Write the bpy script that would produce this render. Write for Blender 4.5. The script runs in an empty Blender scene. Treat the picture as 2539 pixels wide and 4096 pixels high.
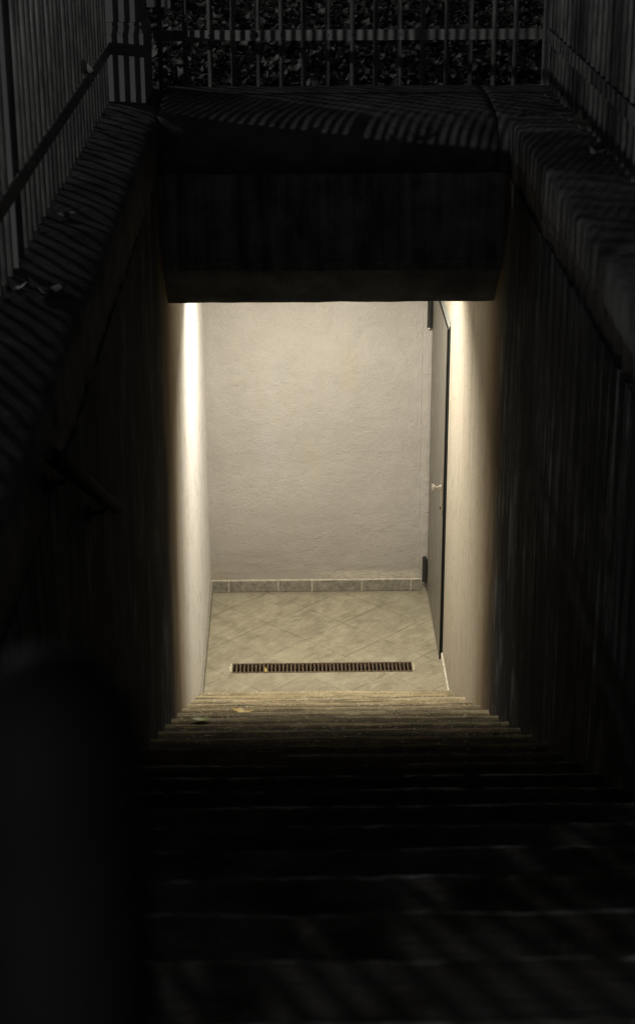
import bpy, bmesh, math, random
from mathutils import Vector, Matrix, noise
random.seed(7)
scene = bpy.context.scene
C = scene.collection

# ------------------------------------------------------------------ materials
class NT:
    def __init__(s, name):
        s.m = bpy.data.materials.new(name); s.m.use_nodes = True
        s.t = s.m.node_tree; s.t.nodes.clear()
        s.out = s.n('ShaderNodeOutputMaterial'); s.b = s.n('ShaderNodeBsdfPrincipled')
        s.l(s.b.outputs[0], s.out.inputs[0])
        s.tc = s.n('ShaderNodeTexCoord')
        g = s.n('ShaderNodeNewGeometry'); s.geo = g
        s.pos = g.outputs['Position']; s.obj = s.tc.outputs['Object']
    def n(s, k, **kw):
        x = s.t.nodes.new(k)
        for a, v in kw.items(): setattr(x, a, v)
        return x
    def l(s, a, b): s.t.links.new(a, b)
    def put(s, inp, v):
        if isinstance(v, bpy.types.NodeSocket): s.l(v, inp)
        elif isinstance(v, (tuple, list)) and len(v) == 3 and len(inp.default_value) == 4: inp.default_value = (*v, 1)
        else: inp.default_value = v
    def math(s, op, a, b=0.0, c=0.0, clamp=False):
        x = s.n('ShaderNodeMath', operation=op); x.use_clamp = clamp
        s.put(x.inputs[0], a); s.put(x.inputs[1], b); s.put(x.inputs[2], c)
        return x.outputs[0]
    def vscale(s, v, sc, rot=(0, 0, 0), loc=(0, 0, 0)):
        x = s.n('ShaderNodeMapping'); s.l(v, x.inputs[0])
        x.inputs['Scale'].default_value = sc; x.inputs['Rotation'].default_value = rot; x.inputs['Location'].default_value = loc
        return x.outputs[0]
    def noise(s, v, scale=5, detail=4, rough=.55, dist=0):
        x = s.n('ShaderNodeTexNoise'); s.l(v, x.inputs['Vector'])
        x.inputs['Scale'].default_value = scale; x.inputs['Detail'].default_value = detail
        x.inputs['Roughness'].default_value = rough; x.inputs['Distortion'].default_value = dist
        return x.outputs['Fac']
    def voro(s, v, scale, feature='F1'):
        x = s.n('ShaderNodeTexVoronoi', feature=feature); s.l(v, x.inputs['Vector']); x.inputs['Scale'].default_value = scale
        return x.outputs['Distance']
    def ramp(s, f, pts):
        x = s.n('ShaderNodeValToRGB'); s.put(x.inputs[0], f); e = x.color_ramp.elements
        while len(e) < len(pts): e.new(.5)
        for i, (p, c) in enumerate(pts):
            e[i].position = p; e[i].color = (*c, 1) if isinstance(c, (tuple, list)) else (c, c, c, 1)
        return x.outputs[0]
    def mr(s, f, a, b, c=0.0, d=1.0, smooth=False):
        x = s.n('ShaderNodeMapRange'); s.put(x.inputs[0], f); x.clamp = True
        if smooth: x.interpolation_type = 'SMOOTHSTEP'
        for i, v in enumerate((a, b, c, d)): x.inputs[1+i].default_value = v
        return x.outputs[0]
    def mix(s, f, a, b, mode='MIX'):
        x = s.n('ShaderNodeMix', data_type='RGBA', blend_type=mode)
        s.put(x.inputs[0], f); s.put(x.inputs[6], a); s.put(x.inputs[7], b)
        return x.outputs[2]
    def sep(s, v):
        x = s.n('ShaderNodeSeparateXYZ'); s.l(v, x.inputs[0]); return x.outputs
    def bump(s, h, dist=.01, strength=1, prev=None):
        x = s.n('ShaderNodeBump'); s.put(x.inputs['Height'], h)
        x.inputs['Distance'].default_value = dist; x.inputs['Strength'].default_value = strength
        if prev: s.l(prev, x.inputs['Normal'])
        return x.outputs[0]
    def fin(s, col, rough=.8, nrm=None, metal=0, spec=.3):
        s.put(s.b.inputs['Base Color'], col); s.put(s.b.inputs['Roughness'], rough)
        s.b.inputs['Metallic'].default_value = metal; s.b.inputs['Specular IOR Level'].default_value = spec
        if nrm: s.l(nrm, s.b.inputs['Normal'])
        return s.m

def plaster_back():
    t = NT('grey_plaster')
    p = t.sep(t.pos)
    big = t.noise(t.pos, 1.6, 3); mid = t.noise(t.pos, 9, 5)
    col = t.mix(t.mr(big, .35, .65), (.46, .435, .395), (.53, .505, .46))
    col = t.mix(t.math('MULTIPLY', t.mr(mid, .35, .7), .35), col, (.43, .405, .355))
    # yellowish and bluish blotches
    bl = t.noise(t.vscale(t.pos, (1, 1, .6), loc=(3.1, 0, 1.7)), 3.1, 1)
    col = t.mix(t.mr(bl, 0.62, .78, 0, .45, True), col, (.50, .41, .22))
    bl2 = t.noise(t.vscale(t.pos, (1, 1, .5), loc=(9.4, 0, 4.2)), 2.7, 1)
    col = t.mix(t.mr(bl2, .64, .85, 0, .3, True), col, (.42, .46, .52))
    # scraped pale strip above the skirting
    sx = t.math('MULTIPLY', t.mr(p[0], .62, .8), t.mr(p[0], 1.37, 1.30))
    wob = t.math('MULTIPLY', t.math('SUBTRACT', t.noise(t.pos, 18, 3), .5), .05)
    zz = t.math('ADD', p[2], wob)
    sz = t.math('MULTIPLY', t.mr(zz, .085, .095), t.mr(zz, .15, .125))
    sc = t.math('MULTIPLY', t.math('MULTIPLY', sx, sz), t.mr(t.noise(t.vscale(t.pos, (1, 1, 4)), 30, 4), .35, .6))
    col = t.mix(t.math('MULTIPLY', sc, 1.25, clamp=True), col, (.80, .74, .60))
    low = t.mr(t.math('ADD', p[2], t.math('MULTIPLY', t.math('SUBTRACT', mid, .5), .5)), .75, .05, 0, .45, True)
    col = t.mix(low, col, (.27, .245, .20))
    # seam line of the plaster patch beside the door
    wx = t.math('ADD', p[0], t.math('MULTIPLY', t.math('SUBTRACT', t.noise(t.pos, 6, 3), .5), .012))
    seam = t.mr(t.math('ABSOLUTE', t.math('SUBTRACT', wx, 1.325)), .0045, .001)
    seam = t.math('MULTIPLY', seam, t.mr(t.noise(t.vscale(t.pos, (1, 1, .5)), 12, 2), .35, .5))
    col = t.mix(t.math('MULTIPLY', seam, .45), col, (.66, .62, .55))
    a = t.noise(t.pos, 19, 6, .72); b = t.noise(t.pos, 95, 4, .6)
    e = t.noise(t.pos, 9, 3, .5)
    c = t.mr(t.noise(t.vscale(t.pos, (1, 1, 1.3)), 24, 5, .8), .54, .66)
    h = t.math('ADD', t.math('MULTIPLY', a, .5), t.math('MULTIPLY', b, .55))
    h = t.math('ADD', h, t.math('MULTIPLY', c, -.12))
    h = t.math('ADD', h, t.math('MULTIPLY', e, 1.1))
    h = t.math('ADD', h, t.math('MULTIPLY', seam, .25))
    # damaged plaster around the lower door jamb
    dmx = t.mr(p[0], 1.335, 1.37)
    h = t.math('ADD', h, t.math('MULTIPLY', t.math('MULTIPLY', dmx, t.noise(t.pos, 21, 4)), .9))
    return t.fin(col, .9, t.bump(h, .012, .8), spec=.15)

def wall_side():
    """streaked wall render, lamp falloff painted in: pale in the passage, near black outside"""
    t = NT('stairwell_wall_render')
    p = t.sep(t.pos)
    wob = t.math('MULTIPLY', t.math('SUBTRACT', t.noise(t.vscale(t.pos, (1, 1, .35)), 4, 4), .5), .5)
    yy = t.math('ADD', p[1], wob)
    out = t.mr(yy, -2.75, -3.75, 0, 1, True)  # lamp falloff put into the wall colour past the lintel
    st = t.noise(t.vscale(t.pos, (14, 14, .7)), 1.6, 5, .6)
    st2 = t.noise(t.vscale(t.pos, (17, 17, 1.1)), 1.6, 6, .68, .5)
    sp = t.noise(t.pos, 70, 4, .7)
    iso = t.noise(t.pos, 6.5, 7, .72)
    st2 = t.math('ADD', t.math('MULTIPLY', st2, .72), t.math('MULTIPLY', iso, .28))
    ins = t.mix(t.mr(st, .35, .7), (.58, .545, .475), (.43, .40, .335))
    ins = t.mix(t.math('MULTIPLY', t.mr(p[0], .6, .3), t.mr(p[1], -2.9, -2.0, 0, .8, True)), ins, (.80, .785, .75))  # left wall whitened, the lamp's bright band painted in
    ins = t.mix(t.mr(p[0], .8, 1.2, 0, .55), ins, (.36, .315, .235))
    ins = t.mix(t.mr(iso, .52, .68, 0, .4), ins, (.33, .285, .21))
    ins = t.mix(t.mr(st2, .5, .75, 0, .35), ins, (.40, .34, .25))
    brown = t.mr(t.math('ADD', p[1], t.math('MULTIPLY', wob, 1.2)), -2.5, -3.35, 0, .8, True)  # rust tint that also carries the fading edge of the lamp light
    ins = t.mix(brown, ins, (.27, .185, .085))
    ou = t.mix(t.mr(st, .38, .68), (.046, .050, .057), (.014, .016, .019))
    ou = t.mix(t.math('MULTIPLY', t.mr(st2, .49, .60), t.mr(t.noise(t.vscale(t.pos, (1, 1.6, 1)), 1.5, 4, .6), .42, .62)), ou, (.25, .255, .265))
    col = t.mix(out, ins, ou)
    col = t.mix(t.mr(sp, .55, .70, 0, .55), col, (.06, .055, .045))
    pit = t.noise(t.pos, 13, 5, .75)
    col = t.mix(t.mr(pit, .57, .72, 0, .4), col, (.16, .14, .10))
    # hair crack
    wy = t.math('ADD', p[1], t.math('MULTIPLY', t.math('SUBTRACT', t.noise(t.pos, 3, 2), .5), .03))
    ck = t.mr(t.math('ABSOLUTE', t.math('ADD', wy, 2.22)), .006, .002)
    ck = t.math('MULTIPLY', t.math('MULTIPLY', ck, t.mr(p[0], .9, 1.0)), t.mr(p[2], 1.5, 1.75))
    col = t.mix(t.math('MULTIPLY', ck, .85), col, (.04, .035, .03))
    h = t.math('ADD', t.math('MULTIPLY', sp, .5), t.math('MULTIPLY', st2, .8))
    h = t.math('SUBTRACT', h, ck)
    return t.fin(col, .95, t.bump(h, .007, .8), spec=.02)

def concrete(name, lo, hi, tint=(1, 1, 1), streak=True, bd=.006, mottle=6.0):
    t = NT(name)
    st = t.noise(t.vscale(t.pos, (14, 14, .7)), 1.6, 5, .6) if streak else t.noise(t.pos, 3, 5, .6)
    m = t.noise(t.pos, mottle, 6, .65); g = t.noise(t.pos, 120, 3, .7)
    f = t.math('ADD', t.math('MULTIPLY', st, .5), t.math('MULTIPLY', m, .5))
    col = t.mix(t.mr(f, .4, .62), tuple(lo*x for x in tint), tuple(hi*x for x in tint))
    col = t.mix(t.mr(g, .55, .75, 0, .5), col, tuple(lo*.4*x for x in tint))
    h = t.math('ADD', t.math('MULTIPLY', m, 1.5), t.math('MULTIPLY', g, .6))
    return t.fin(col, .92, t.bump(h, bd, .8), spec=.03)

def step_mat():
    t = NT('worn_step_concrete')
    o = t.sep(t.obj)
    rnd = t.n('ShaderNodeObjectInfo').outputs['Random']
    m = t.noise(t.pos, 5, 5, .6); g = t.noise(t.pos, 150, 3, .8); g2 = t.noise(t.pos, 60, 3, .7)
    lines = t.noise(t.vscale(t.pos, (1.2, 34, 1)), 1.7, 4, .65)
    # object y runs from 0 at the nosing down to -tread at the riser above
    streakx = t.noise(t.vscale(t.pos, (2.2, 9, 1)), 2.3, 5, .7)
    wear = t.mr(o[1], -.024, -.004, 0, 1, True)
    ow = t.math('ADD', o[1], t.math('MULTIPLY', t.math('SUBTRACT', t.noise(t.pos, 11, 4, .6), .5), .05))
    dirt_shade = t.mr(ow, -.014, -.050, 0, 1, True)  # riser-side dirt with the step's shade painted in
    col = t.mix(t.mr(m, .35, .65), (.42, .34, .19), (.68, .57, .35))
    col = t.mix(t.mr(lines, .5, .64, 0, .75), col, (.09, .08, .055))
    col = t.mix(t.math('MULTIPLY', t.math('MULTIPLY', dirt_shade, t.mr(t.sep(t.pos)[1], -2.2, -4.2, .38, .88)), t.mr(t.sep(t.pos)[1], -8.0, -6.5, .3, 1)), col, (.045, .040, .030))
    col = t.mix(t.math('MULTIPLY', wear, t.mr(m, .3, .6, .3, .8)), col, (.40, .365, .29))
    col = t.mix(t.mr(g, .52, .66, 0, .8), col, (.03, .028, .022))
    col = t.mix(t.mr(g2, .58, .68, 0, .9), col, (.68, .61, .45))
    py = t.sep(t.pos)[1]
    col = t.mix(t.mr(streakx, .52, .66, 0, .6), col, (.09, .075, .05))
    far = t.mr(py, -4.4, -6.3, 0, .85, True)  # passage lamp falloff painted into the treads up the stairs
    falloff_col = t.mix(t.mr(m, .4, .6), (.02, .0205, .016), (.06, .06, .055))
    falloff_col = t.mix(t.mr(py, -6.3, -8.0), falloff_col, t.mix(t.mr(m, .4, .6), (.045, .045, .047), (.20, .20, .205)))  # near treads paler, street lamp light painted in
    col = t.mix(far, col, falloff_col)
    col = t.mix(t.math('MULTIPLY', t.math('MULTIPLY', t.mr(ow, -.016, -.007), far), t.mr(m, .3, .5, .55, 1)), col, (.85, .85, .85))  # light caught on the dim nosings, painted as a pale line
    h = t.math('ADD', t.math('ADD', g, t.math('MULTIPLY', g2, 1.2)), t.math('MULTIPLY', lines, 2.2))
    return t.fin(col, .9, t.bump(h, .008, .9), spec=.15)

def tile_mat():
    t = NT('diagonal_slate_tiles')
    p = t.sep(t.pos)
    a = t.math('DIVIDE', t.math('ADD', t.math('ADD', p[0], p[1]), .114), .4655)
    b = t.math('DIVIDE', t.math('SUBTRACT', t.math('SUBTRACT', p[0], p[1]), 1.78), .4655)
    def line(v):
        f = t.math('FRACT', t.math('ADD', v, 50.0))
        d = t.math('MINIMUM', f, t.math('SUBTRACT', 1.0, f))
        return d
    d = t.math('MINIMUM', line(a), line(b))
    ln = t.mr(d, .011, .003)
    fl = t.n('ShaderNodeCombineXYZ'); t.l(t.math('FLOOR', t.math('ADD', a, 50.0)), fl.inputs[0]); t.l(t.math('FLOOR', t.math('ADD', b, 50.0)), fl.inputs[1])
    wn = t.n('ShaderNodeTexWhiteNoise'); t.l(fl.outputs[0], wn.inputs['Vector'])
    st = t.noise(t.vscale(t.vscale(t.pos, (1, 1, 1), rot=(0, 0, math.radians(-48))), (6, 17, 1)), 1.7, 7, .72, 1.2)
    m = t.noise(t.pos, 7, 6, .68); g = t.noise(t.pos, 60, 4, .7)
    col = t.mix(t.mr(m, .35, .66), (.225, .20, .132), (.345, .315, .222))
    col = t.mix(t.mr(st, .48, .66, 0, .55), col, (.45, .415, .305))
    col = t.mix(t.mr(st, .44, .30, 0, .55), col, (.14, .13, .09))
    col = t.mix(t.mr(wn.outputs['Value'], 0, 1, 0, .22), col, (.19, .175, .13))
    col = t.mix(t.mr(g, .60, .72, 0, .5), col, (.16, .145, .11))
    edge = t.mr(p[1], -.10, -.01, 0, .5, True)
    col = t.mix(edge, col, (.19, .17, .12))
    gm = t.mr(t.noise(t.pos, 4, 3), .38, .60, .05, .8)
    col = t.mix(t.math('MULTIPLY', ln, gm), col, (.085, .07, .042))
    h = t.math('ADD', t.math('MULTIPLY', st, .5), t.math('MULTIPLY', g, .3))
    h = t.math('SUBTRACT', h, t.math('MULTIPLY', ln, .8))
    return t.fin(col, t.mr(m, .3, .7, .45, .7), t.bump(h, .004, .6), spec=.35)

def simple(name, col, rough=.5, metal=0, spec=.4, bd=0, var=.25, sc=20):
    t = NT(name)
    m = t.noise(t.pos, sc, 5, .6)
    c = t.mix(t.mr(m, .35, .68), tuple(x*(1-var) for x in col), tuple(min(1, x*(1+var)) for x in col))
    nm = t.bump(t.noise(t.pos, sc*6, 3), bd, .6) if bd else None
    return t.fin(c, t.mr(m, .3, .7, max(.05, rough-.08), min(1, rough+.1)), nm, metal, spec)

def bar_mat():
    t = NT('weathered_grey_paint')
    m = t.noise(t.vscale(t.pos, (1, 1, .25)), 30, 5, .7)
    col = t.mix(t.mr(m, .4, .62), (.10, .10, .10), (.20, .20, .195))
    return t.fin(col, t.mr(m, .3, .7, .32, .6), t.bump(m, .003, .6), spec=.5)

def leaf_mat(name, c1, c2, c3):
    t = NT(name)
    r = t.geo.outputs['Random Per Island']
    col = t.ramp(r, [(0, c1), (.55, c2), (1, c3)])
    m = t.noise(t.pos, 60, 3)
    col = t.mix(t.mr(m, .4, .7, 0, .5), col, tuple(x*.4 for x in c1))
    return t.fin(col, .55, t.bump(m, .003, .5), spec=.4)

M = dict(
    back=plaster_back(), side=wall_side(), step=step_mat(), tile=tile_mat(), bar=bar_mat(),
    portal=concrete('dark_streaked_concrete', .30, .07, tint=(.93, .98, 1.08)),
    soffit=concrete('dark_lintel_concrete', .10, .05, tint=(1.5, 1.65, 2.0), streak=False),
    cop=concrete('coping_stone', .15, .06, streak=False, bd=.012, mottle=9),
    ceil=simple('ceiling_paint', (.55, .52, .46), .8),
    skirt=simple('dark_skirting_tile', (.25, .232, .185), .6, bd=.002, var=.32, sc=40),
    grout=simple('pale_grout', (.58, .54, .43), .9, bd=.002, sc=60),
    door=simple('grey_door_paint', (.15, .14, .115), .42, spec=.45, var=.06, sc=6),
    dark=simple('dark_frame_paint', (.018, .021, .02), .38, spec=.45, var=.5, sc=60),
    head=simple('pale_frame_paint', (.34, .35, .31), .5, var=.25, sc=40),
    hinge=simple('hinge_paint', (.022, .024, .021), .4, spec=.5),
    steel=simple('polished_steel', (.72, .70, .66), .16, 1, var=.08),
    grate=simple('rusty_grate_steel', (.12, .088, .055), .6, .3, bd=.002, var=.5, sc=50),
    channel=simple('drain_channel', (.012, .011, .009), .9),
    mortar=simple('white_mortar', (.44, .40, .29), .9, bd=.004, sc=40),
    pier=simple('smooth_pier_stone', (.15, .15, .15), .8, bd=.001, var=.08, sc=6),
    ground=simple('dark_soil', (.02, .02, .018), .95, bd=.02, sc=8),
    wood=simple('weathered_wood', (.10, .10, .10), .7, bd=.004, sc=25),
    post=simple('near_post_paint', (.013, .013, .013), .7, spec=.08, sc=12),
    black=simple('black_tube_paint', (.006, .006, .0065), .85, spec=.03, sc=12),
    litter=leaf_mat('dry_leaves', (.015, .015, .014), (.045, .044, .041), (.19, .187, .178)),
    pale=leaf_mat('pale_leaf', (.28, .28, .26), (.34, .34, .32), (.42, .42, .40)),
    yellow=leaf_mat('yellow_leaf', (.62, .46, .13), (.66, .50, .15), (.7, .54, .2)),
    green=leaf_mat('yellow_green_leaf', (.38, .44, .12), (.42, .48, .14), (.45, .5, .18)),
)

# ------------------------------------------------------------------ mesh helpers
def link(name, bm, mat, parent=None, smooth=False, loc=None):
    me = bpy.data.meshes.new(name)
    bmesh.ops.recalc_face_normals(bm, faces=bm.faces)
    bm.to_mesh(me); bm.free(); me.materials.append(mat)
    if smooth:
        for p in me.polygons: p.use_smooth = True
    o = bpy.data.objects.new(name, me); C.objects.link(o)
    if parent: o.parent = parent
    if loc: o.location = loc
    return o
def tag(o, label=None, cat=None, group=None, kind=None):
    if label: o['label'] = label
    if cat: o['category'] = cat
    if group: o['group'] = group
    if kind: o['kind'] = kind
    return o
def empty(name, loc, label, cat, group=None):
    o = bpy.data.objects.new(name, None); C.objects.link(o); o.location = loc; o.empty_display_size = .1
    return tag(o, label, cat, group)
def wpart(name, bm, mat, parent, smooth=False):
    """bm in world coordinates -> child of an (unrotated) empty"""
    bmesh.ops.translate(bm, verts=bm.verts, vec=-Vector(parent.location))
    return link(name, bm, mat, parent, smooth)
def box(bm, x0, x1, y0, y1, z0, z1, bev=0):
    vs = [bm.verts.new((x, y, z)) for x in (x0, x1) for y in (y0, y1) for z in (z0, z1)]
    fs = [(0, 1, 3, 2), (4, 6, 7, 5), (0, 4, 5, 1), (2, 3, 7, 6), (0, 2, 6, 4), (1, 5, 7, 3)]
    F = [bm.faces.new([vs[i] for i in f]) for f in fs]
    if bev:
        es = list({e for f in F for e in f.edges})
        bmesh.ops.bevel(bm, geom=es, offset=bev, segments=2, affect='EDGES', profile=.6)
    return bm
def tube(bm, pts, r, seg=12, cap=True):
    rings = []
    for i, p in enumerate(pts):
        p = Vector(p); a = Vector(pts[max(i-1, 0)]); b = Vector(pts[min(i+1, len(pts)-1)])
        d = (b-a).normalized(); u = d.orthogonal().normalized() if abs(d.z) < .9 else Vector((1, 0, 0))
        u = (u - d*u.dot(d)).normalized(); v = d.cross(u)
        rr = r[i] if isinstance(r, (list, tuple)) else r
        rings.append([bm.verts.new(p + (u*math.cos(t)+v*math.sin(t))*rr) for t in [2*math.pi*k/seg for k in range(seg)]])
    for A, B in zip(rings, rings[1:]):
        for k in range(seg): bm.faces.new((A[k], A[(k+1) % seg], B[(k+1) % seg], B[k]))
    if cap:
        bm.faces.new(rings[0]); bm.faces.new(rings[-1])
    return bm
def sweep(bm, prof, axis, a, b, n=1, jit=0.0, seed=0):
    """prof: closed list of (u,v) with v=z; extruded along axis ('x' or 'y') from a to b"""
    rings = []
    for i in range(n+1):
        s = a+(b-a)*i/n; ring = []
        for j, (u, z) in enumerate(prof):
            p = Vector((s, u, z)) if axis == 'x' else Vector((u, s, z))
            if jit:
                q = Vector((s*9+seed*3.3, u*9+j*.2, z*9))
                p += Vector((0 if axis == 'x' else noise.noise(q), 0 if axis == 'y' else noise.noise(q), noise.noise(q+Vector((7, 5, 3)))))*jit
            ring.append(bm.verts.new(p))
        rings.append(ring)
    m = len(prof)
    for A, B in zip(rings, rings[1:]):
        for k in range(m): bm.faces.new((A[k], A[(k+1) % m], B[(k+1) % m], B[k]))
    bm.faces.new(rings[0]); bm.faces.new(rings[-1])
    return bm

# ------------------------------------------------------------------ dimensions
W = 1.402; RISE = .157; TREAD = .340; NY = -1.676; NSTEP = 22
CB = 3.357; CT = 3.59; LEFT_END = -9.6; GZ = 3.43

# ------------------------------------------------------------------ ground and interior setting
bm = bmesh.new()
R_ = 160
for (x0, x1, y0, y1) in ((-R_, -.33, -R_, R_), (1.76, R_, -R_, R_), (-.33, 1.76, -2.42, R_), (-.33, 1.76, -R_, LEFT_END)):
    vs = [bm.verts.new(p) for p in ((x0, y0, GZ), (x1, y0, GZ), (x1, y1, GZ), (x0, y1, GZ))]; bm.faces.new(vs)
tag(link('ground', bm, M['ground']), 'dark soil ground lying around the stairwell', kind='structure')

# landing floor as a slab with the drain slot cut out
DX0, DX1, DY0, DY1 = .165, 1.222, -1.152, -1.026
bm = bmesh.new()
box(bm, 0, W+.06, DY1, .0, -.1, 0); box(bm, 0, W, -1.676, DY0, -.1, 0)
box(bm, 0, DX0, DY0, DY1, -.1, 0); box(bm, DX1, W, DY0, DY1, -.1, 0)
tag(link('floor', bm, M['tile']), 'pale slate tiled landing laid diagonally at the foot of the stairs', kind='structure')
bm = bmesh.new(); box(bm, -.3, W+.3, -2.85, .3, 2.80, 2.95)
tag(link('ceiling', bm, M['ceil']), 'painted ceiling above the landing', kind='structure')

# ------------------------------------------------------------------ staircase
st = empty('staircase', (W/2, -5, 0), 'worn concrete staircase running down between the two walls to the lit landing', 'stairs')
for n in range(1, NSTEP+1):
    y = NY-TREAD*(n-1); z = RISE*n
    bm = bmesh.new()
    depth = TREAD+.10 if n < NSTEP else 1.6
    prof = [(-depth, z-RISE-.05), (-depth, z-.012 if n < NSTEP else z)]
    k = 8
    for i in range(k): prof.append((-depth+(depth-.014)*(i+1)/k, z + (0 if n == NSTEP else -.0)))
    prof += [(-.005, z-.004), (0, z-.014), (.0, z-.05), (-.003, z-RISE-.05)]
    N = 110; rings = []
    for i in range(N+1):
        x = W*i/N; ring = []
        for j, (u, zz) in enumerate(prof):
            q = Vector((x*5, u*8+n*9.7, n*3.1)); d = noise.noise(q)*.0030+noise.noise(q*6)*.0020
            chip = 0
            if j >= len(prof)-4:
                cN = noise.noise(Vector((x*14+n*5, n*2.7, 0)))
                chip = -max(0, cN-.25)*.022
                sag = noise.noise(Vector((x*2.2, n*4.1, 1)))*.004
            else: sag = 0
            top = 1 if 1 <= j <= len(prof)-3 else 0
            ring.append(bm.verts.new((x, y+u+chip+sag*1.5, zz+(d+sag+chip*.6)*top)))
        rings.append(ring)
    m = len(prof)
    for A, B in zip(rings, rings[1:]):
        for kk in range(m): bm.faces.new((A[kk], A[(kk+1) % m], B[(kk+1) % m], B[kk]))
    bm.faces.new(rings[0]); bm.faces.new(rings[-1])
    bmesh.ops.translate(bm, verts=bm.verts, vec=(-W/2, -y, -z))
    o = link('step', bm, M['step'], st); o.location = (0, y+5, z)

# ------------------------------------------------------------------ walls
bw = empty('back_wall', (W/2, 0, 0), 'lit rough plaster wall facing the stairs at the end of the landing', 'wall')
bm = bmesh.new(); box(bm, 0, W+.10, 0, .25, -.1, 2.8); wpart('plaster_face', bm, M['back'], bw)
bm = bmesh.new()
xs = [0.004, .114, .432, .648, .966, 1.282, 1.350]
for a, b in zip(xs, xs[1:]): box(bm, a+.003, b-.003, -.013, -.002, .004, .078, .0015)
wpart('skirting_tiles', bm, M['skirt'], bw)
bm = bmesh.new(); box(bm, .002, 1.352, -.010, -.0005, .001, .084, .0015); wpart('grout', bm, M['grout'], bw)

def coping_y(bm, xin, xout, y0, y1, seed):
    """coping running along y; xin is the stairwell side"""
    s = 1 if xout > xin else -1; w = abs(xout-xin); prof = []
    prof += [(xin, CB+.002), (xin+s*.001, CT-.032), (xin+s*.008, CT-.020), (xin+s*.03, CT-.013)]
    for k in range(1, 9):
        f = k/8; prof.append((xin+s*(.03+(w-.06)*f), CT-.013+.018*math.sin(f*math.pi*.62)))
    prof += [(xout, CT-.03), (xout, 3.36)]
    return sweep(bm, prof, 'y', y0, y1, int(abs(y1-y0)/.03), .011, seed)

lw = empty('left_wall', (0, -4.8, 0), 'left stairwell wall, streaked, with lamp falloff painted in from pale landing end to dark near end', 'wall')
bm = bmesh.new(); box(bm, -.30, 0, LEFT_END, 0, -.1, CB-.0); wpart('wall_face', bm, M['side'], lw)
bm = bmesh.new(); coping_y(bm, -.003, -.33, LEFT_END, -2.45, 1); wpart('coping', bm, M['cop'], lw, True)
bm = bmesh.new(); box(bm, .0005, .012, -1.665, -.014, .001, .078, .002); wpart('skirting_tiles', bm, M['skirt'], lw)

rw = empty('right_wall', (W, -4.8, 0), 'right stairwell wall beside the grey door, with a hairline crack near the landing', 'wall')
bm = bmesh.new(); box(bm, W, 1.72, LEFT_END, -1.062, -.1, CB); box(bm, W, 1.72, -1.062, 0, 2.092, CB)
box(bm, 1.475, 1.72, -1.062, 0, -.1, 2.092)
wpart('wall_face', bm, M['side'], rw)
bm = bmesh.new(); coping_y(bm, 1.410, 1.76, LEFT_END, -3.302, 2); wpart('coping', bm, M['cop'], rw, True)
bm = bmesh.new(); box(bm, W-.011, W-.0005, -1.665, -1.066, .001, .078, .002); wpart('skirting_tiles', bm, M['grout'], rw)

fw = empty('portal_wall', (W/2, -2.9, 0), 'dark concrete wall over the passage opening, rounded coping on top and sloped lintel edge', 'wall')
bm = bmesh.new()
sweep(bm, [(-3.30, 3.0), (-3.30, CB), (-2.45, CB), (-2.45, 2.952), (-3.29, 2.952)], 'x', 0.0005, W-.0005, 60, .002, 5)
wpart('upper_face', bm, M['portal'], fw)
bm = bmesh.new()
sweep(bm, [(-3.302, 3.002), (-3.20, 2.895), (-3.10, 2.795), (-3.052, 2.752), (-3.03, 2.750), (-2.86, 2.752), (-2.86, 2.951), (-3.27, 2.951)], 'x', 0.0008, W-.0008, 160, .003, 6)
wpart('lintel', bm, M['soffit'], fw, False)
def coping_x(bm, x0, x1, seed):
    prof = [(-3.306, CB+.002), (-3.318, CB+.06)]
    for k in range(9):
        a = k/8*math.pi/2
        prof.append((-3.318+.21*(1-math.cos(a)), CB+.065+.155*math.sin(a)))
    for k in range(1, 7): prof.append((-3.108+.095*k, CT-.013+.016*math.sin(k/6*2.2)))
    prof += [(-2.44, CT-.02), (-2.44, 3.3), (-2.9, CB+.002)]
    return sweep(bm, prof, 'x', x0, x1, int((x1-x0)/.03), .006, seed)
bm = bmesh.new(); coping_x(bm, -.008, 1.366, 3); wpart('coping', bm, M['cop'], fw, True)
bm = bmesh.new(); coping_x(bm, 1.372, 1.76, 9); wpart('coping', bm, M['cop'], fw, True)['label'] = 'corner coping stone past the open joint'

for o_ in (bw, lw, rw, fw): o_['kind'] = 'thing'
# ------------------------------------------------------------------ door
DXL = 1.386
dr = empty('metal_door', (DXL, -.5, 0), 'closed plain grey metal door in the right wall of the landing with round steel knob', 'door')
bm = bmesh.new(); box(bm, DXL, DXL+.0035, -1.0, -.012, .006, 2.030, .0008); wpart('door_leaf', bm, M['door'], dr)
bm = bmesh.new(); box(bm, DXL+.0036, DXL+.014, -.997, -.012, .007, 2.027); wpart('seal', bm, M['channel'], dr)
bm = bmesh.new(); box(bm, DXL+.0125, W+.07, -1.014, -.9985, 0, 2.046, .001)
box(bm, W+.002, W+.07, -1.058, -1.016, 0, 2.085)
wpart('door_frame', bm, M['dark'], dr)
bm = bmesh.new(); box(bm, DXL+.0125, W+.07, -.9975, -.001, 2.0285, 2.046, .001); box(bm, W+.002, W+.07, -1.015, -.001, 2.048, 2.09); wpart('frame_head', bm, M['head'], dr)
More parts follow.
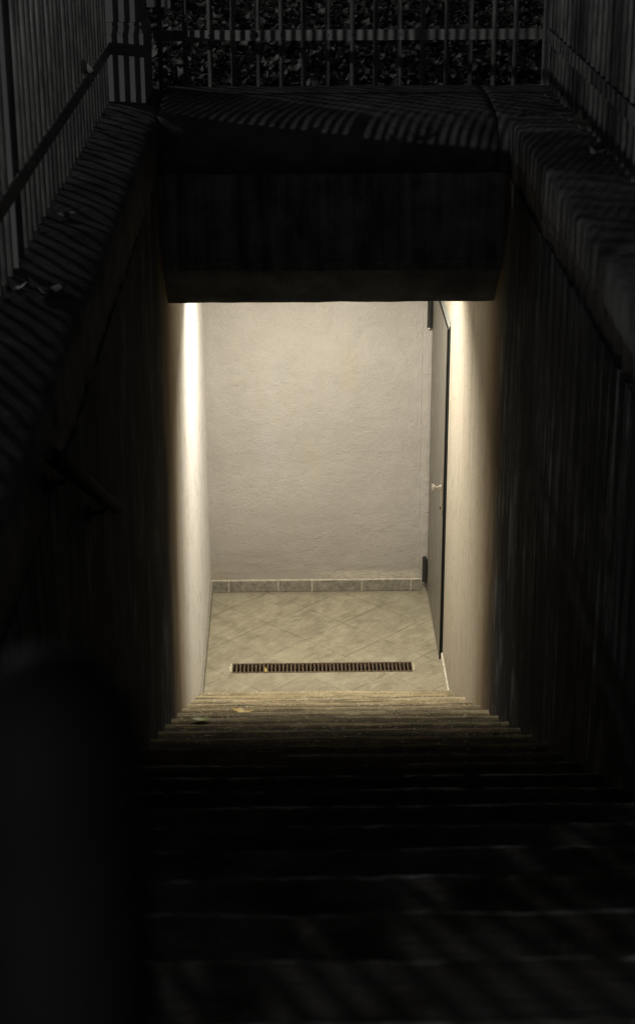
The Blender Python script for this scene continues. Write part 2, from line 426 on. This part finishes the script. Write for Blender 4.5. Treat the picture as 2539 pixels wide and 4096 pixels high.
for z0, z1 in ((.066, .240), (1.757, 1.93)):
    bm = bmesh.new(); q = (z1-z0)/3
    for i in range(3): tube(bm, [(1.366, -.016, z0+q*i+.001), (1.366, -.016, z0+q*(i+1)-.001)], .0125, 16)
    box(bm, 1.366, 1.3805, -.045, -.0125, z0+.005, z1-.005, .001)
    h = wpart('hinge', bm, M['hinge'], dr, False)
    bm = bmesh.new(); tube(bm, [(1.366, -.016, z0-.010), (1.366, -.016, z0-.0015)], [.006, .0115], 14)
    bmesh.ops.translate(bm, verts=bm.verts, vec=-Vector(dr.location)); link('hinge_cap', bm, M['steel'], h, True)
bm = bmesh.new(); box(bm, DXL-.009, DXL-.0005, -.990, -.946, .915, 1.125, .003)
pl = wpart('handle_plate', bm, M['steel'], dr)
bm = bmesh.new(); kx = DXL-.009; cyk, czk = -.968, 1.085
tube(bm, [(kx-.0005, cyk, czk), (kx-.012, cyk, czk), (kx-.0125, cyk, czk), (kx-.032, cyk, czk), (kx-.033, cyk, czk), (kx-.036, cyk, czk), (kx-.050, cyk, czk), (kx-.053, cyk, czk)],
     [.021, .021, .0095, .0095, .019, .0255, .0255, .021], 24)
bmesh.ops.translate(bm, verts=bm.verts, vec=-Vector(dr.location)); link('knob', bm, M['steel'], pl)
bm = bmesh.new(); tube(bm, [(kx-.0005, cyk, .955), (kx-.004, cyk, .955)], .009, 14)
bmesh.ops.translate(bm, verts=bm.verts, vec=-Vector(dr.location)); link('keyhole', bm, M['channel'], pl)

# ------------------------------------------------------------------ drain
dg = empty('floor_drain', ((DX0+DX1)/2, (DY0+DY1)/2, 0), 'long narrow rusty slotted drain grate set across the tiled landing', 'drain')
bm = bmesh.new(); box(bm, DX0+.0005, DX1-.0005, DY0+.0005, DY1-.0005, -.09, -.06); wpart('channel', bm, M['channel'], dg)
bm = bmesh.new()
box(bm, DX0+.001, DX1-.001, DY0+.001, DY0+.015, -.03, .0015); box(bm, DX0+.001, DX1-.001, DY1-.013, DY1-.001, -.03, .0015)
nb = 46; pitch = (DX1-DX0-.004)/nb
for i in range(nb+1):
    x = DX0+.002+i*pitch; box(bm, x-.0046 if i else x, x+.0046 if i < nb else x, DY0+.0152, DY1-.0132, -.022, .0005 + random.uniform(-.0006, .0006))
wpart('grate', bm, M['grate'], dg)
for sx, ex in ((DX0, -1), (DX1, 1)):
    bm = bmesh.new(); pts = []
    for k in range(13):
        a = -math.pi/2+math.pi*k/12
        pts.append((sx+ex*(.001+(.020 if ex < 0 else .013)*math.cos(a)*(1+.15*math.sin(k*2.1))), (DY0+DY1)/2+.058*math.sin(a)))
    top = [bm.verts.new((x, y, .004)) for x, y in pts]; bot = [bm.verts.new((x+ex*.002, y, .0004)) for x, y in pts]
    bm.faces.new(top)
    for k in range(12): bm.faces.new((top[k], top[k+1], bot[k+1], bot[k]))
    wpart('mortar_patch', bm, M['mortar'], dg)

# ------------------------------------------------------------------ fences
FT = 4.72
def fence_bar(p, r=.011):
    bm = bmesh.new(); tube(bm, [(0, 0, CT-.03-FT+FT-CT), (0, 0, FT-CT)], r, 14)
    return bm
def rivet(bm, x, y, z, d):
    tube(bm, [(x, y, z), (x+d[0]*.004, y+d[1]*.004, z), (x+d[0]*.006, y+d[1]*.006, z)], [.007, .006, .002], 10)
bar_me = None
def add_bar(parent, x, y, tilt=0):
    global bar_me
    if bar_me is None:
        o = link('bar', fence_bar(0), M['bar'], parent, True); bar_me = o.data
    else:
        o = bpy.data.objects.new('bar', bar_me); C.objects.link(o); o.parent = parent
    o.location = Vector((x, y, CT))-Vector(parent.location); o.rotation_euler = (random.uniform(-.003, .003), random.uniform(-.003, .003), random.uniform(0, 6))
FXL, FXR, FYF = -.224, 1.666, -2.54
# left
lf = empty('left_fence', (FXL, -5.5, CT), 'vertical bar fence on the left coping with a flat dark bottom rail', 'fence')
ybars = []
y = -3.03
while y > -9.5:
    if abs(y+5.725) > .06: ybars.append(y)
    y -= .1035 + random.uniform(-.003, .003)
for y in ybars: add_bar(lf, FXL, y)
bm = bmesh.new(); box(bm, FXL+.011, FXL+.018, -9.5, -2.952, 3.785, 3.835, .001)
for i, y in enumerate(ybars):
    if i % 2 == 0: rivet(bm, FXL+.018, y, 3.81, (1, 0))
wpart('rail', bm, M['bar'], lf)
bm = bmesh.new(); box(bm, FXL-.012, FXL+.012, -9.5, -2.952, FT, FT+.03, .002); wpart('rail', bm, M['bar'], lf)
for y in (-5.725, -9.45):
    bm = bmesh.new(); box(bm, FXL-.045, FXL+.010, y-.012, y+.012, CT-.03, FT, .002); wpart('post', bm, M['pier'], lf)
# right
rf = empty('right_fence', (FXR, -5.5, CT), 'vertical bar fence on the right coping with a broad pale bottom rail', 'fence')
ybr = [-2.64-.1185*i for i in range(58)]
for y in ybr: add_bar(rf, FXR, y)
bm = bmesh.new(); box(bm, FXR-.018, FXR-.011, -9.5, -2.53, 3.780, 3.834, .001)
wpart('rail', bm, M['bar'], rf)
bm = bmesh.new(); box(bm, FXR-.012, FXR+.012, -9.5, -2.52, FT, FT+.03, .002); wpart('rail', bm, M['bar'], rf)
for y in (-2.54, -9.45):
    bm = bmesh.new(); box(bm, FXR-.030, FXR+.008, y-.018, y+.018, CT-.03, FT, .002)
    wpart('post', bm, M['bar'], rf)
# front
ff = empty('front_fence', (.8, FYF, CT), 'spaced bar fence on the far coping in front of the fallen leaves, rail with rivets', 'fence')
xb = [-.029, .078, .186, .287, .393, .497, .594, .698, .806, .908, 1.011, 1.113, 1.217, 1.321, 1.423, 1.515]
for x in xb: add_bar(ff, x, FYF)
bm = bmesh.new(); box(bm, -.055, FXR-.031, FYF-.018, FYF-.011, 3.787, 3.833, .001)
for x in xb: rivet(bm, x, FYF-.018, 3.81, (0, -1))
wpart('rail', bm, M['bar'], ff)
bm = bmesh.new(); box(bm, -.055, FXR-.031, FYF-.012, FYF+.012, FT, FT+.03, .002); wpart('rail', bm, M['bar'], ff)

# pier in the far left corner
pr = empty('stone_pier', (-.16, -2.75, CT), 'smooth square stone pier with a stepped moulding at the far left corner of the coping', 'pillar')
def lathe_sq(bm, cx, cy, hx, hy, prof):
    rings = []
    for off, z in prof:
        rings.append([bm.verts.new((cx+sx*(hx+off), cy+sy*(hy+off), z)) for sx, sy in ((-1, -1), (1, -1), (1, 1), (-1, 1))])
    for A, B in zip(rings, rings[1:]):
        for k in range(4): bm.faces.new((A[k], A[(k+1) % 4], B[(k+1) % 4], B[k]))
    bm.faces.new(rings[0]); bm.faces.new(rings[-1])
bm = bmesh.new(); lathe_sq(bm, -.165, -2.72, .095, .225, [(0, CT-.03), (0, 3.858)]); wpart('base_block', bm, M['pier'], pr)
bm = bmesh.new(); lathe_sq(bm, -.165, -2.72, .095, .225, [(.001, 3.8585), (.001, 3.866), (-.004, 3.871), (-.012, 3.892), (-.013, 3.897), (-.008, 3.899), (-.008, 3.912), (-.018, 3.9125)]); wpart('moulding', bm, M['pier'], pr)
bm = bmesh.new(); lathe_sq(bm, -.165, -2.72, .095, .225, [(-.0185, 3.913), (-.0185, 5.0)]); wpart('shaft', bm, M['pier'], pr)

# ------------------------------------------------------------------ handrail and near post
hr = empty('wall_handrail', (.07, -6.6, 3.2), 'short dark round handrail fixed on the left stairwell wall', 'handrail')
bm = bmesh.new()
pa, pb = Vector((.052, -7.20, 3.575)), Vector((.052, -6.05, 3.005)); d = (pb-pa).normalized()
tube(bm, [pa-d*.02, pa-d*.014, pa, pa+(pb-pa)*.33, pa+(pb-pa)*.66, pb, pb+d*.014, pb+d*.02], [.004, .013, .018, .018, .018, .018, .013, .004], 18)
wpart('rail', bm, M['black'], hr, True)
for f in (.18, .82):
    p = pa+(pb-pa)*f; bm = bmesh.new()
    tube(bm, [p+Vector((0, 0, -.015)), p+Vector((-.012, 0, -.032)), (.001, p.y, p.z-.036)], .007, 10)
    tube(bm, [(.001, p.y, p.z-.036), (.006, p.y, p.z-.036)], .022, 18)
    wpart('bracket', bm, M['black'], hr, False)
PX, PY = .433, -9.95
np_ = empty('newel_post', (PX, PY, 3.454), 'blurred black round post close to the viewer at the top of the stairs', 'post')
bm = bmesh.new()
tube(bm, [(PX, PY, 3.47), (PX, PY, 4.455), (PX, PY, 4.480), (PX, PY, 4.496), (PX, PY, 4.502)], [.036, .036, .031, .019, .003], 28)
wpart('tube', bm, M['post'], np_, True)
bm = bmesh.new(); tube(bm, [(PX, PY, 3.456), (PX, PY, 3.469)], .07, 28); wpart('base_plate', bm, M['post'], np_)

# ------------------------------------------------------------------ ceiling lamp on the landing (lights the passage, hidden above the lintel)
LY, LZ = -1.40, 2.70
lp = empty('ceiling_lamp', (W/2, LY, 2.80), 'long warm lamp fixed across the ceiling behind the lintel', 'lamp')
bm = bmesh.new(); box(bm, .26, 1.14, LY-.10, LY+.10, 2.745, 2.799, .004); wpart('housing', bm, M['head'], lp)
dm = bpy.data.materials.new('lamp_diffuser'); dm.use_nodes = True
dm.node_tree.nodes['Principled BSDF'].inputs['Emission Color'].default_value = (1, .9, .74, 1)
dm.node_tree.nodes['Principled BSDF'].inputs['Emission Strength'].default_value = 2
bm = bmesh.new(); box(bm, .28, 1.12, LY-.08, LY+.08, 2.715, 2.744, .006); wpart('diffuser', bm, dm, lp)
ad = bpy.data.lights.new('passage_light', 'AREA'); ad.shape = 'RECTANGLE'; ad.size = .66; ad.size_y = .16
ad.energy = 53; ad.color = (1.0, .925, .81); ad.spread = math.radians(150)
ao = bpy.data.objects.new('passage_light', ad); C.objects.link(ao); ao.location = (W/2-.05, LY, LZ); ao.rotation_euler = (math.radians(1), 0, 0)

# ------------------------------------------------------------------ leaves
def leaf(bm, c, size, rz, tilt, roll, curl, kind=0):
    """pointed, folded and curled leaf of 2 x 4 quads"""
    n = 5; L = size; wd = size*(.34 if kind == 0 else .22)
    R = Matrix.Rotation(rz, 4, 'Z') @ Matrix.Rotation(tilt, 4, 'X') @ Matrix.Rotation(roll, 4, 'Y')
    rows = []
    for i in range(n+1):
        f = i/n; w = wd*math.sin(math.pi*min(1, max(.0, f)))**.8*(1-.25*f)+.0006
        lo = curl*L*(f-.5)**2*2.2
        w *= 1+random.uniform(-.15, .15)
        rows.append([bm.verts.new(Vector(c)+R @ Vector((s*w, (f-.5)*L, lo+abs(s)*w*.45*random.uniform(.3, 1.2)))) for s in (-1, 0, 1)])
    for A, B in zip(rows, rows[1:]):
        for k in range(2): bm.faces.new((A[k], A[k+1], B[k+1], B[k]))
bm = bmesh.new()
for i in range(15000):
    y = -2.38+ (random.random()**1.15)*6.3; x = random.uniform(-1.3, 3.3)
    if y > 1.5 and random.random() < .2: continue
    leaf(bm, (x, y, GZ+.012+random.random()**2*.05), random.uniform(.035, .088), random.uniform(0, 6.3),
         random.uniform(-.7, .7), random.uniform(-.7, .7), random.uniform(-.5, 1.0))
tag(link('leaf_litter', bm, M['litter'], smooth=True), 'thick cover of dry fallen leaves on the ground behind the far fence', 'leaves', kind='stuff')
def one_leaf(loc, size, rz, mat, label, tilt=.1, roll=.2, curl=.6, kind=0):
    bm = bmesh.new(); leaf(bm, (0, 0, 0), size, rz, tilt, roll, curl, kind)
    o = link('fallen_leaf', bm, M[mat], None, True); o.location = loc
    bb = min(v.co.z for v in o.data.vertices); o.location.z -= bb-.001
    return tag(o, label, 'leaf', 'single fallen leaves')
SZ = lambda n: RISE*n
one_leaf((.282, -3.12, SZ(5)+.006), .11, 1.45, 'yellow', 'yellow leaf lying on a lit step below the opening', .05, .2, .5)
one_leaf((.128, -3.752, SZ(7)+.006), .09, 1.62, 'green', 'yellow-green leaf on a step close to the left wall', .03, .1, .2, 1)
one_leaf((1.30, -4.50, SZ(9)+.006), .05, .3, 'pale', 'grey curled leaf on a dark step close to the right wall', .1, .2, .5)
one_leaf((-.165, -5.13, CT+.004), .085, 1.2, 'pale', 'small pale leaf by the bars on the left coping, farther from the viewer', .1, .3, .5)
one_leaf((-.195, -5.99, CT+.002), .075, 1.9, 'pale', 'pale leaf against the bars on the left coping, nearer pair, left one')
one_leaf((-.105, -6.03, CT+.004), .12, 1.15, 'pale', 'larger pale leaf right of its twin on the near left coping', .05, .3, .6)
one_leaf((-.200, -3.93, 3.842), .075, 2.6, 'pale', 'pale leaf caught on the left fence rail', .9, .5, .8)
one_leaf((1.62, -2.93, CT+.002), .06, 1.4, 'pale', 'small pale leaf by the right fence, the farthest on that coping')
one_leaf((1.560, -3.03, CT+.003), .105, 1.25, 'pale', 'thin leaf lying across the middle of the right coping near its far corner', .02, .1, .1, 1)
one_leaf((1.475, -3.14, CT-.008), .07, 1.1, 'pale', 'narrow leaf near the inner edge of the right coping', .02, .1, .1, 1)
one_leaf((1.612, -3.50, CT+.003), .10, 1.3, 'pale', 'broad pale leaf lying beside the right fence bars')
one_leaf((1.622, -3.70, CT+.003), .13, .15, 'pale', 'long curled leaf pointing along the right fence bars', .1, .5, .8)
one_leaf((1.600, -4.19, CT+.003), .085, 1.2, 'pale', 'crumpled leaf on the right coping, nearest to the viewer', .4, .6, 1.0)
one_leaf((.36, -1.10, -.012), .035, .4, 'yellow', 'tiny orange leaf scrap stuck in the drain grate', .5, .2, .6)

# ------------------------------------------------------------------ far things beyond the front fence
fr = empty('distant_railing', (-.45, 1.9, GZ), 'dark close-set railing far behind the front fence, beside the stone pier', 'fence')
for i in range(17):
    y = .95+.15*i; bm = bmesh.new(); tube(bm, [(-.44-.01*i, y, GZ), (-.44-.01*i, y, GZ+1.05)], .012, 8); wpart('bar', bm, M['bar'], fr, True)
bm = bmesh.new(); tube(bm, [(-.43, .9, GZ+1.06), (-.62, 3.5, GZ+1.06)], .02, 8); wpart('rail', bm, M['bar'], fr, True)
bn = empty('wooden_bench', (-.25, 1.75, GZ), 'low slatted wooden bench standing in the leaves far behind the fence', 'bench')
for i in range(6):
    bm = bmesh.new(); box(bm, -.72, -.215, 1.42+i*.085, 1.42+i*.085+.07, GZ+.25, GZ+.28, .003); wpart('seat_slat', bm, M['wood'], bn)
for i in range(3):
    bm = bmesh.new(); box(bm, -.72, -.26, 1.405, 1.42, GZ+.245-.06*(i+1), GZ+.245-.06*i-.008, .003); wpart('side_slat', bm, M['wood'], bn)
for x in (-.245, -.70):
    for y in (1.40, 1.88):
        bm = bmesh.new(); box(bm, x-.02, x+.02, y-.02, y+.02, GZ, GZ+.248, .003); wpart('leg', bm, M['wood'], bn)

# ------------------------------------------------------------------ lights outside
sd = bpy.data.lights.new('low_street_light', 'SUN'); sd.energy = .52; sd.angle = math.radians(.32); sd.color = (1, .99, .97)
so = bpy.data.objects.new('low_street_light', sd); C.objects.link(so)
dv = Vector((1, 2.35, -.095)).normalized(); so.rotation_euler = dv.to_track_quat('-Z', 'Y').to_euler()
pd = bpy.data.lights.new('street_lamp_light', 'POINT'); pd.energy = 210; pd.shadow_soft_size = .07; pd.color = (1, .99, .98)
po = bpy.data.objects.new('street_lamp_light', pd); C.objects.link(po); po.location = (-4.4, .7, 7.1)

w = bpy.data.worlds.new('World'); scene.world = w; w.use_nodes = True
nt = w.node_tree; bg = nt.nodes['Background']
sky = nt.nodes.new('ShaderNodeTexSky'); sky.sky_type = 'NISHITA'; sky.sun_disc = False
sky.sun_elevation = math.radians(2.1); sky.sun_rotation = math.atan2(-dv.x, -dv.y)
bwn = nt.nodes.new('ShaderNodeRGBToBW'); nt.links.new(sky.outputs[0], bwn.inputs[0]); nt.links.new(bwn.outputs[0], bg.inputs[0])
bg.inputs[1].default_value = .026

# ------------------------------------------------------------------ camera
f, pit, yaw, roll = 1800.0, .3831, .0148, -.0036
s, co, sp, cp = math.sin(yaw), math.cos(yaw), math.sin(pit), math.cos(pit)
R0 = Vector((co, -s, 0)); F = Vector((s*cp, co*cp, -sp)); U = Vector((s*sp, co*sp, cp))
cr, sr = math.cos(roll), math.sin(roll)
Rr = cr*R0+sr*U; Ur = -sr*R0+cr*U
cd = bpy.data.cameras.new('camera'); cam = bpy.data.objects.new('camera', cd); C.objects.link(cam)
m = Matrix.Identity(4)
for i in range(3): m[i][0], m[i][1], m[i][2] = Rr[i], Ur[i], -F[i]
m[0][3], m[1][3], m[2][3] = .528, -10.573, 4.81
cam.matrix_world = m
cd.sensor_fit = 'VERTICAL'; cd.sensor_height = 36; cd.lens = 36*f/1024; cd.clip_end = 1000; cd.clip_start = .05
cd.dof.use_dof = True; cd.dof.focus_distance = 9.3; cd.dof.aperture_fstop = 5.2
scene.camera = cam
scene.view_settings.view_transform = 'Standard'; scene.view_settings.look = 'None'; scene.view_settings.exposure = 0
